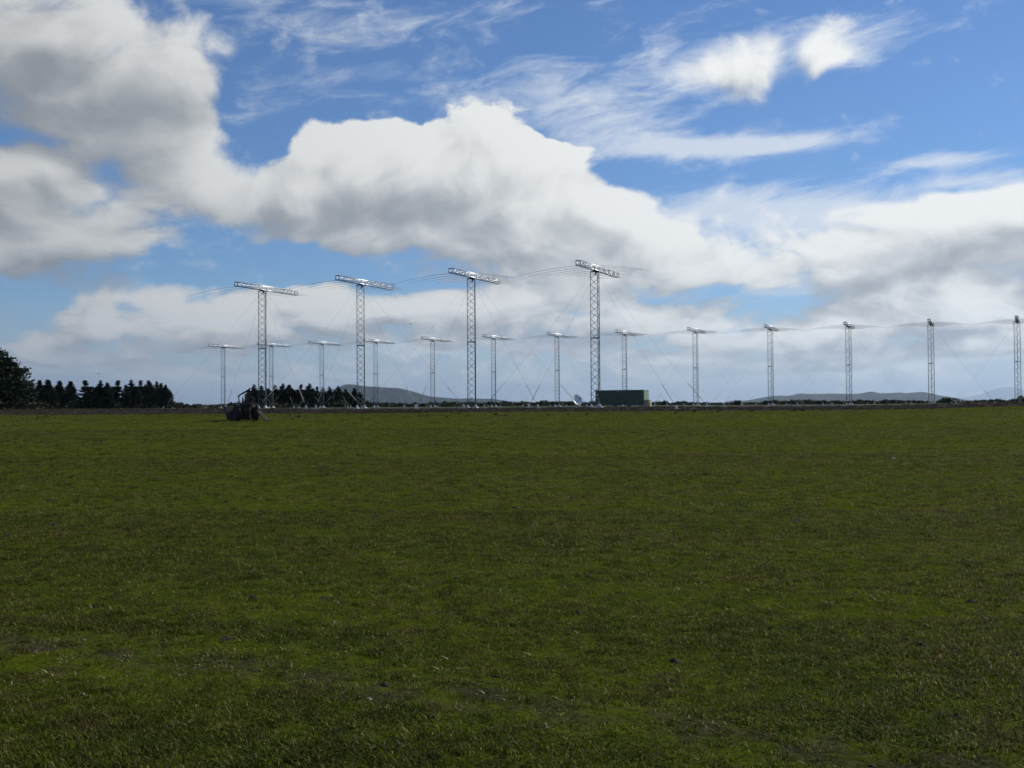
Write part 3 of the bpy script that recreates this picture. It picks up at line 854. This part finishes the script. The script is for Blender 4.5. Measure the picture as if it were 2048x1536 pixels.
    MB().lathe([(0, -.2), (.2, -.2), (.2, -.16), (.12, -.15), (.12, .15), (.2, .16), (.2, .2), (0, .2)], 16, 'X', c=(.50, -.46, 1.02)).build('winch_drum', M['mud'], root)
    MB().tube((.30, -.32, 1.86), (.68, -.52, .98), .022, 6).build('stay_rod', M['rust'], root)
tractor()

# ------------------------------------------------------------------ trees
def crown_mesh(H, Rm, seed, n_br, leaf, per, shape, tops=1, ulo=.15, uhi=.75):
    """needle sprays along upswept branches; every spray is a small ragged leaf shape"""
    r = random.Random(seed); V, F = [], []
    def spray(p, d, size):
        d = d.normalized(); a = d.orthogonal().normalized(); a = (Matrix.Rotation(r.uniform(0, 6.28), 3, d) @ a)
        w = size * r.uniform(.22, .42)
        b = len(V)
        bend = d.cross(a) * size * r.uniform(-.25, .25)
        V.extend([p - d * size * .15, p + d * size * .35 + a * w + bend * .4, p + d * size * r.uniform(.8, 1.2) + bend, p + d * size * .35 - a * w + bend * .4])
        F.append((b, b + 1, b + 2, b + 3))
    axes = [(0, 0, 1.0)] + [(r.uniform(-.5, .5) * Rm, r.uniform(-.5, .5) * Rm, r.uniform(.72, .95)) for _ in range(tops - 1)]
    for i in range(n_br):
        ax, ay, hs = axes[i % len(axes)]
        t = r.random() ** 0.9
        z = H * hs * (0.05 + .95 * t)
        env = shape(t) * Rm * r.uniform(.62, 1.12) * (1.0 if len(axes) == 1 else .75)
        an = r.uniform(0, 2 * math.pi); up = r.uniform(ulo, uhi)
        d = Vector((math.cos(an), math.sin(an), up))
        n = max(3, int(per * (0.35 + env / Rm)))
        for k in range(n):
            s = (k + r.random()) / n
            s = s ** .7
            p = Vector((ax, ay, z)) + d * env * s + Vector((r.gauss(0, .12), r.gauss(0, .12), r.gauss(0, .12))) * leaf * 1.6
            dd = d + Vector((r.gauss(0, .6), r.gauss(0, .6), r.gauss(0.15, .5)))
            spray(p, dd, leaf * r.uniform(.6, 1.3) * (1.0 if t < .75 else .7))
    for ax, ay, hs in axes:
        for k in range(70):
            u = 1 - .32 * r.random() ** 1.4; sp = (1 - u) * H * .16 + .03; an = r.uniform(0, 6.28)
            spray(Vector((ax + math.cos(an) * sp * r.random(), ay + math.sin(an) * sp * r.random(), H * hs * u)), Vector((math.cos(an) * .6, math.sin(an) * .6, 1)), leaf * (.45 + 1.2 * (1 - u)))
    me = bpy.data.meshes.new('crown'); me.from_pydata([tuple(v) for v in V], [], F); me.update(); me.materials.append(M['conifer'])
    return me

def trunk_mesh(H, r0, seed, limbs=7):
    r = random.Random(seed); b = MB()
    b.path([(0, 0, -.2), (0, 0, H * .15), (r.gauss(0, .06), r.gauss(0, .06), H * .5), (r.gauss(0, .1), r.gauss(0, .1), H * .93)], [r0 * 1.3, r0, r0 * .6, r0 * .12], 8)
    for k in range(limbs):
        z = H * r.uniform(.12, .7); an = r.uniform(0, 6.28); l = H * r.uniform(.12, .2)
        b.path([(0, 0, z), (math.cos(an) * l * .6, math.sin(an) * l * .6, z + l * .25), (math.cos(an) * l, math.sin(an) * l, z + l * .7)], [r0 * .35, r0 * .22, r0 * .06], 5)
    return b.mesh('trunk', M['bark'])

cone = lambda t: (1 - t) ** .95 * 1.05 + .03
column = lambda t: min(1, (1 - t) * 2.1 + .05) * (.75 + .25 * math.sin(t * 3.1)) if t > .55 else .82 + .2 * t
dome = lambda t: max(.05, (1 - t ** 1.5)) ** .8
bushy = lambda t: max(.12, math.sqrt(max(0, 1 - (t * 1.02 - .35) ** 2 / .44)))
KIND = []
for i, (sh, tp) in enumerate(((cone, 1), (column, 2), (cone, 2), (column, 3), (cone, 1), (column, 1))):
    KIND.append((crown_mesh(8.0, 1.75, 40 + i, 300, .42, 15, sh, tp), trunk_mesh(8.0, .16, 60 + i)))
def tree(px, top, dist, kind, label, group, width=1.0, name='conifer_tree'):
    g = at_dist(px, dist); d = ray(px, top); h = EYE + d.z / d.y * dist - g.z
    me, tm = KIND[kind]
    root = tag(empty(name, g, random.uniform(0, 6.28)), label, 'tree', group)
    s = h / 8.0; width *= 1.48
    for nm, m_, w in (('crown', me, s * width), ('trunk', tm, s)):
        o = link(nm, m_, root); o.scale = (w, w, s)
    return root
first = [(62, 765, 1, 1.1), (79, 761, 0, 1.0), (96, 760, 0, 1.25), (119, 762, 4, 1.15), (141, 763, 0, 1.2), (170, 761, 2, 1.25), (187, 775, 5, .8), (201, 761, 3, .95), (215, 766, 5, .85),
         (236, 761, 2, 1.1), (251, 769, 1, .8), (262, 760, 3, 1.0), (281, 761, 2, 1.0), (298, 762, 5, .95), (313, 763, 3, .9), (322, 766, 1, .85), (331, 770, 5, .8), (341, 781, 3, .8)]
for i, (px, top, k, w) in enumerate(first):
    last = 'dark conifer at the right end of the left-hand shelter belt, lower than the rest'
    tree(px, top + 1, 288 + 8 * math.sin(i * 2.3), k, last if i == len(first) - 1 else 'dark conifer in the left-hand shelter belt, %s from the left' % (ORD + ['eighteenth'])[i], 'left shelter belt conifers', w)
second = [(498, 779, 0, .8), (508, 769, 3, 1.0), (523, 771, 1, 1.0), (536, 777, 5, 1.1), (550, 770, 3, .9), (566, 767, 3, 1.05), (578, 770, 5, .9), (602, 769, 2, .95), (619, 767, 3, 1.05),
          (634, 773, 2, .85), (646, 775, 1, .9), (659, 773, 3, .9), (676, 772, 3, 1.0), (692, 776, 1, 1.0), (709, 776, 4, .95), (719, 784, 5, .8), (727, 796, 3, .7)]
for i, (px, top, k, w) in enumerate(second):
    last = 'lowest dark conifer at the right end of the clump by the second tall mast'
    tree(px, top + 1, 306 + 8 * math.sin(i * 1.7), k, last if i == len(second) - 1 else 'dark conifer in the clump behind the tractor, %s from the left' % ORD[i], 'conifers of the clump behind the tractor', w * 1.15)
# the big tree cut by the left edge
def big_tree():
    dist = 176.0; g = at_dist(-28, dist)
    root = tag(empty('cypress_tree', g), 'big dark rounded tree cut off by the left edge of the picture', 'tree')
    link('crown', crown_mesh(10.6, 7.4, 5, 2600, .42, 26, dome, 1, -.12, .35), root); link('trunk', trunk_mesh(10.0, .34, 6, 14), root)
big_tree()

# ------------------------------------------------------------------ scrub, bushes, rushes
def scrub_mesh(name, cells, leaf, seed, mt):
    """cells: (x, y, half width, height); leaf clumps fill each low dome"""
    r = random.Random(seed); V, F = [], []
    for x, y, w, h in cells:
        z0 = float(hz(x, y))
        n = int(30 + 26 * w * h)
        for k in range(n):
            a = r.uniform(0, 6.28); q = math.sqrt(r.random()); zz = r.random() ** .8
            rr = w * q * math.sqrt(max(0.02, 1 - (zz * .95) ** 2))
            p = Vector((x + math.cos(a) * rr, y + math.sin(a) * rr, z0 - .05 + zz * h))
            d = Vector((r.gauss(0, 1), r.gauss(0, 1), r.gauss(.5, .7))).normalized(); o = d.orthogonal().normalized(); o = Matrix.Rotation(r.uniform(0, 6.28), 3, d) @ o
            s = leaf * r.uniform(.5, 1.3); b = len(V)
            V.extend([p - d * s * .3, p + d * s * .3 + o * s * .35, p + d * s, p + d * s * .3 - o * s * .35]); F.append((b, b + 1, b + 2, b + 3))
    me = bpy.data.meshes.new(name); me.from_pydata([tuple(v) for v in V], [], F); me.update(); me.materials.append(mt)
    return me
def hedge(y0, y1, pxa, pxb, n, wlo, whi, hlo, hhi, seed, leaf):
    r = random.Random(seed); cells = []
    ph = r.uniform(0, 6)
    for k in range(n):
        px = pxa + (pxb - pxa) * (k + r.random()) / n; y = r.uniform(y0, y1)
        p = at_dist(px, y); m = .5 + .5 * math.sin(px * .021 + ph) * math.sin(px * .0083 + 1.7 * ph)
        cells.append((p.x, p.y, r.uniform(wlo, whi), hlo + (hhi - hlo) * min(1, max(0, m + r.gauss(0, .22)))))
    return cells
c_ = hedge(420, 500, -300, 2350, 420, 1.6, 4.2, .45, 1.6, 11, .75)
tag(link('scrub', scrub_mesh('scrub', c_, .75, 21, M['scrub'])), 'dark low scrub running along the far edge of the plain', 'scrub', kind='stuff')
c_ = hedge(300, 345, 340, 1100, 90, 1.2, 3.0, .7, 1.5, 12, .6) + hedge(280, 320, -150, 365, 110, 1.5, 3.0, 1.0, 2.0, 13, .6) + hedge(292, 320, 480, 740, 60, 1.5, 2.6, .8, 1.6, 17, .6)
tag(link('undergrowth', scrub_mesh('undergrowth', c_, .6, 22, M['scrub'])), 'dark undergrowth below the conifers and around the clump', 'undergrowth', kind='stuff')
c_ = hedge(175, 230, -300, 90, 70, 1.2, 2.4, .5, 1.5, 14, .5)
tag(link('undergrowth', scrub_mesh('undergrowth', c_, .5, 23, M['scrub'])), 'dark undergrowth at the foot of the big left tree', 'undergrowth', kind='stuff')
for px, dist, w, h, lab in ((1900, 330, 4.6, 1.75, 'wide dark bush on the horizon near the right edge'), (2046, 300, 2.6, 2.1, 'dark bush cut by the right edge of the picture'),
                            (778, 330, 3.2, 1.2, 'low dark bush right of the far mast below the blue hill'), (895, 320, 3.6, 1.25, 'low dark bush between the second and third tall masts'),
                            (1476, 335, 1.6, 1.3, 'small dark bush on the plain right of the container'), (1535, 330, 2.0, 1.2, 'dark bush at the foot of a distant mast'),
                            (1645, 345, 1.9, 1.3, 'small round dark bush before the right hills'), (1790, 340, 2.4, 1.2, 'low dark bush left of the wide bush')):
    p = at_dist(px, dist); r_ = random.Random(px)
    root = tag(empty('bush', p), lab, 'bush', 'dark bushes out on the plain')
    cells = [(p.x + r_.uniform(-.5, .5) * w, p.y + r_.uniform(-.5, .5) * w, w * r_.uniform(.35, .6), h * r_.uniform(.7, 1.05)) for _ in range(6)]
    me = scrub_mesh('foliage', cells, .5, px, M['scrub']); o = link('foliage', me, root); o.matrix_parent_inverse = Matrix.Translation(p).inverted()
    b = MB()
    for k in range(4): b.path([(r_.uniform(-.2, .2), r_.uniform(-.2, .2), -.1), (r_.gauss(0, .5), r_.gauss(0, .5), h * .6)], [.07, .02], 5)
    b.build('stems', M['bark'], root)

# ------------------------------------------------------------------ grass and rushes as instanced tufts
def tuft(name, n, h, spread, w, seed, mt, lean=.6):
    r = random.Random(seed); V, F = [], []
    for k in range(n):
        a = r.uniform(0, 6.28); q = math.sqrt(r.random()) * spread
        p = Vector((math.cos(a) * q, math.sin(a) * q, -.005)); a2 = r.uniform(0, 6.28); hh = h * r.uniform(.45, 1.15); l = lean * r.uniform(.2, 1.2) * hh
        d = Vector((math.cos(a2), math.sin(a2), 0)); s = Vector((-d.y, d.x, 0)) * w * r.uniform(.6, 1.2) / 2; b = len(V)
        m_ = p + d * l * .35 + Vector((0, 0, hh * .6)); t = p + d * l + Vector((0, 0, hh * r.uniform(.75, 1)))
        V.extend([p - s, p + s, m_ + s * .8, m_ - s * .8, t]); F.extend([(b, b + 1, b + 2, b + 3), (b + 3, b + 2, b + 4)])
    me = bpy.data.meshes.new(name); me.from_pydata([tuple(v) for v in V], [], F); me.update(); me.materials.append(mt)
    return bpy.data.objects.new(name, me)

def scatter(name, pts, rotz, scl, idx, protos, label, cat):
    coll = bpy.data.collections.new(name + '_tufts')
    for p in protos: coll.objects.link(p)
    me = bpy.data.meshes.new(name); me.vertices.add(len(pts)); me.vertices.foreach_set('co', np.asarray(pts, np.float32).ravel())
    for nm, ty, arr in (('rz', 'FLOAT', rotz), ('sc', 'FLOAT', scl), ('ix', 'INT', idx)):
        at = me.attributes.new(nm, ty, 'POINT'); at.data.foreach_set('value', arr)
    me.update()
    o = tag(link(name, me), label, cat, kind='stuff')
    ng = bpy.data.node_groups.new(name, 'GeometryNodeTree')
    ng.interface.new_socket('Geometry', in_out='INPUT', socket_type='NodeSocketGeometry'); ng.interface.new_socket('Geometry', in_out='OUTPUT', socket_type='NodeSocketGeometry')
    N = ng.nodes; gi = N.new('NodeGroupInput'); go = N.new('NodeGroupOutput'); ip = N.new('GeometryNodeInstanceOnPoints'); ci = N.new('GeometryNodeCollectionInfo')
    ci.inputs[0].default_value = coll; ci.inputs['Separate Children'].default_value = True; ci.inputs['Reset Children'].default_value = True
    def attr(nm, ty):
        a = N.new('GeometryNodeInputNamedAttribute'); a.data_type = ty; a.inputs[0].default_value = nm; return a.outputs[0]
    cx = N.new('ShaderNodeCombineXYZ'); ng.links.new(attr('rz', 'FLOAT'), cx.inputs[2])
    ng.links.new(gi.outputs[0], ip.inputs['Points']); ng.links.new(ci.outputs[0], ip.inputs['Instance']); ip.inputs['Pick Instance'].default_value = True
    ng.links.new(attr('ix', 'INT'), ip.inputs['Instance Index']); ng.links.new(cx.outputs[0], ip.inputs['Rotation']); ng.links.new(attr('sc', 'FLOAT'), ip.inputs['Scale'])
    ng.links.new(ip.outputs[0], go.inputs[0])
    md = o.modifiers.new('tufts', 'NODES'); md.node_group = ng
    return o

def track_dist(x, y):
    (x0, y0), (x1, y1) = TRACK; L = math.hypot(x1 - x0, y1 - y0)
    return np.abs((x - x0) * -(y1 - y0) / L + (y - y0) * (x1 - x0) / L + .25 * np.sin(x * 1.7 + y))
def fieldpts(y0, y1, dens, s0, s1):
    ax = lambda y: .56 * y + 3.0
    n = int(dens * (y1 - y0) * 2 * ax((y0 + y1) / 2))
    y = y0 + (y1 - y0) * rng.random(n); x = (rng.random(n) * 2 - 1) * ax(y1)
    k = np.abs(x) < ax(y)
    patch = .5 + .5 * np.sin(x * .9 + 2 * np.sin(y * .7)) * np.sin(y * 1.1 + 1.5 * np.sin(x * .5))
    patch2 = .5 + .5 * np.sin(x * 3.1 + 1.7 * np.sin(y * 2.3)) * np.sin(y * 3.7 + 1.5 * np.sin(x * 1.9))
    k &= rng.random(n) < (.70 + .18 * patch + .18 * patch2) * np.where((track_dist(x, y) < .42) & (y < 14), .22, 1.0)
    k &= y < edge_y(x)
    x, y = x[k], y[k]
    sc = (s0 + (s1 - s0) * (y - y0) / (y1 - y0)) * (.45 + .85 * rng.random(len(x)) ** 1.6) * (.8 + .35 * patch[k])
    return x, y, sc
parts_ = [fieldpts(3.2, 8, 620, 1.0, 1.0), fieldpts(8, 16, 300, 1.0, 1.15), fieldpts(16, 32, 90, 1.2, 1.6), fieldpts(32, 60, 20, 1.7, 2.3), fieldpts(60, 108, 4.5, 2.3, 3.0)]
def clumps(y0, y1, dens, s0, s1):
    x, y, sc = fieldpts(y0, y1, dens, s0, s1)
    k = (np.sin(x * 1.3 + 2.1 * np.sin(y * .9)) * np.sin(y * 1.7 + 1.3 * np.sin(x * .8)) + rng.normal(0, .35, len(x))) > .35
    return x[k], y[k], sc[k]
parts_ += [clumps(3.2, 16, 9, 1.2, 1.45), clumps(16, 45, 3.0, 2.0, 2.8), clumps(45, 107, .9, 3.0, 4.5)]
gx = np.concatenate([p[0] for p in parts_]); gy = np.concatenate([p[1] for p in parts_]); gs = np.concatenate([p[2] for p in parts_])
gp = np.stack([gx, gy, hz(gx, gy)], -1)
protos = [tuft('tuft_a', 46, .033, .082, .0056, 1, M['blade'], 1.1), tuft('tuft_b', 44, .024, .095, .0060, 2, M['blade'], 1.5), tuft('tuft_c', 20, .038, .06, .0045, 3, M['blade'], .9), tuft('tuft_d', 46, .018, .11, .006, 4, M['blade'], 1.9)]
scatter('grass', gp, rng.uniform(0, 6.28, len(gx)), gs, rng.choice(4, len(gx), p=[.3, .33, .05, .32]), protos, 'short grazed green grass covering the pasture', 'grass')
# rushes on the dark strip
n = 9000
rx = rng.uniform(-75, 75, n); ry = edge_y(rx) - .3 + (heath_end(rx) - edge_y(rx)) * rng.random(n) ** 1.2
rp = np.stack([rx, ry, hz(rx, ry)], -1)
protos = [tuft('rush_a', 26, .22, .22, .02, 5, M['rush'], .7), tuft('rush_b', 20, .14, .30, .022, 6, M['rush'], 1.2)]
scatter('rushes', rp, rng.uniform(0, 6.28, n), rng.uniform(.5, 1.15, n), rng.choice(2, n), protos, 'dark brown rushes and heath on the strip beyond the grass', 'rushes')

# ------------------------------------------------------------------ clods and stones on the field, birds
def clod_mesh(seed):
    r = random.Random(seed); b = MB(); prof = []
    V, F = [], []
    rings, n = 5, 12
    for i in range(rings):
        t = i / (rings - 1)
        for k in range(n):
            a = 2 * math.pi * k / n; rr = (1 - t ** 1.6) * (1 + .35 * math.sin(a * 2 + seed) + r.uniform(-.2, .2)) + .02
            V.append((math.cos(a) * rr, math.sin(a) * rr * .7, t * (1 + r.uniform(-.18, .18)) - .08))
    for i in range(rings - 1):
        for k in range(n): F.append((i * n + k, i * n + (k + 1) % n, (i + 1) * n + (k + 1) % n, (i + 1) * n + k))
    F.append(tuple((rings - 1) * n + k for k in range(n)))
    return MB().add(V, F, True).mesh('soil_clod', M['clod'])
CL_ = [clod_mesh(i) for i in range(5)]
row = [(582, 833, 9), (598, 834, 12), (840, 833, 10), (858, 834, 14), (895, 834, 10), (936, 833, 7), (992, 830, 8), (1010, 832, 16), (1098, 831, 10), (1137, 829.5, 8), (1176, 829.5, 9),
       (1285, 827, 16), (1351, 827, 6), (1390, 824.5, 8), (1437, 824.5, 9), (1458, 825, 14), (1505, 823.5, 6), (1590, 821.5, 9), (1608, 822, 12)]
loose = [(18, 882, 10), (34, 876, 8), (52, 883, 12), (84, 884, 9), (176, 881, 7), (205, 883, 12), (290, 884, 9), (341, 882, 9), (365, 872, 9), (368, 886, 6), (502, 864, 5), (615, 841, 4),
         (863, 870, 5), (994, 904, 7), (828, 934, 7), (776, 967, 7), (540, 1020, 6), (452, 1004, 12), (1519, 857, 5), (1153, 929, 8), (1252, 985, 8), (1610, 986, 7), (1526, 1083, 9), (1561, 1083, 11),
         (1843, 1294, 18), (1716, 1312, 12), (333, 1160, 7), (432, 1253, 20), (988, 1202, 9)]
LOOSE_LAB = ['leftmost of the left group', 'second from left in the left group', 'third from left in the left group', 'fourth from left in the left group', 'fifth from left in the left group',
             'sixth from left in the left group', 'seventh from left in the left group', 'eighth from left in the left group', 'upper of two below the tractor', 'lower of two below the tractor',
             'just below the tractor', 'just right of the tractor', 'below the second far-edge clod row', 'below the third tall mast', 'left of centre in mid field', 'left of centre, nearer than its neighbour',
             'smaller one in the left middle', 'wider one in the left middle', 'far right below the distant hills', 'just right of centre in mid field', 'right of centre, nearer than its neighbour',
             'alone in the right middle', 'left one of the right-hand pair', 'right one of the right-hand pair', 'larger one at lower right', 'smaller one at lower right',
             'above the dirt track at left', 'large one right above the dirt track', 'alone at lower centre']
for i, (px, py, wpx) in enumerate(row + loose):
    g = ground_at(px, py)
    if g is None: continue
    dist = g.y; w = wpx / F_PX * dist
    h = min(.16, max(.03, w * .30)) if i < len(row) else min(.10, w * .28)
    inrow = i < len(row)
    if inrow and wpx < 10: h *= 1.7
    o = link('soil_clod', CL_[i % 5], None, loc=g); o.rotation_euler = (0, 0, random.uniform(-.5, .5)); o.scale = (w * .55, w * .55, h)
    if inrow: lab = 'dark soil clod on the far grass edge, %s' % (('%s from left' % (ORD + ['eighteenth', 'nineteenth'])[i]) if i else 'leftmost')
    else: lab = 'small dark clod on the grass, ' + LOOSE_LAB[i - len(row)]
    tag(o, lab, 'clod', 'soil clods along the far grass edge' if inrow else 'loose clods on the pasture')
for px, py, wpx, lab in ((1787, 918, 7, 'small pale stone lying on the grass at right'), (738, 1404, 9, 'small pale stone beside the bare dirt track in the foreground')):
    g = ground_at(px, py); w = wpx / F_PX * g.y
    o = link('stone', clod_mesh(px), None, loc=g); o.data.materials.clear(); o.data.materials.append(M['stone']); o.scale = (w * .6, w * .6, w * .5); tag(o, lab, 'stone')
for px, py, dist, rz, lab in ((197, 748, 120, .6, 'tiny dark bird flying above the left shelter belt'), (821, 648, 150, -.8, 'tiny dark bird flying between the second and third tall masts')):
    d = ray(px, py); c = Vector((0, 0, EYE)) + d * (dist / d.y)
    root = tag(empty('bird', c, rz), lab, 'bird', 'birds in the sky')
    MB().path([(0, -.14, 0), (0, -.06, .0), (0, .04, .01), (0, .10, .02), (0, .15, .02)], [.008, .035, .045, .03, .006], 8).build('body', M['bird'], root)
    for s in (-1, 1):
        MB().add([(s * .02, .06, .02), (s * .16, .07, .10), (s * .30, .0, .06), (s * .15, -.04, .085), (s * .02, -.05, .015), (s * .15, .01, .075)],
                 [(0, 1, 5), (1, 2, 5), (2, 3, 5), (3, 4, 5), (4, 0, 5)]).build('wing', M['bird'], root)

# fine litter of the pasture: crumbs of soil and dung, dead stalks
def litter(name, dens0, protos, smin, smax, label, cat, pal, near):
    xs_, ys_, ss_ = [], [], []
    for y0, y1, dn in ((3.2, 12, dens0 * near), (12, 35, dens0), (35, 104, dens0 * .42)):
        n = int(dn * (y1 - y0) * (1.12 * (y0 + y1) / 2 + 6)); y = y0 + (y1 - y0) * rng.random(n); x = (rng.random(n) * 2 - 1) * (.56 * y + 3)
        k = rng.random(n) < .35 + .65 * (np.sin(x * .35 + 1.4 * np.sin(y * .21 + pal)) * np.sin(y * .29 + pal) > .0)
        xs_.append(x[k]); ys_.append(y[k]); ss_.append((smin + (smax - smin) * rng.random(k.sum()) ** 3) * (1 + y[k] / 90))
    x, y, sc = np.concatenate(xs_), np.concatenate(ys_), np.concatenate(ss_)
    k = y < edge_y(x) - .5; x, y, sc = x[k], y[k], sc[k]
    scatter(name, np.stack([x, y, hz(x, y)], -1), rng.uniform(0, 6.28, len(x)), sc, rng.choice(len(protos), len(x)), protos, label, cat)
crumbs = []
for i in range(4):
    me = clod_mesh(20 + i); o = bpy.data.objects.new('crumb', me)
    me.transform(Matrix.Diagonal((1.0, 1.0, .45, 1.0))); crumbs.append(o)
litter('soil_crumbs', 1.6, crumbs, .008, .060, 'small dark crumbs of soil and dung scattered over the pasture', 'soil', .3, .9)
litter('dead_stalks', 9.0, [tuft('stalk_a', 4, .026, .06, .0055, 31, M['straw'], 1.8), tuft('stalk_b', 3, .020, .05, .0065, 32, M['straw'], 2.2)], .7, 1.5, 'pale dead stalks lying among the grass', 'stalks', 1.9, 3.0)
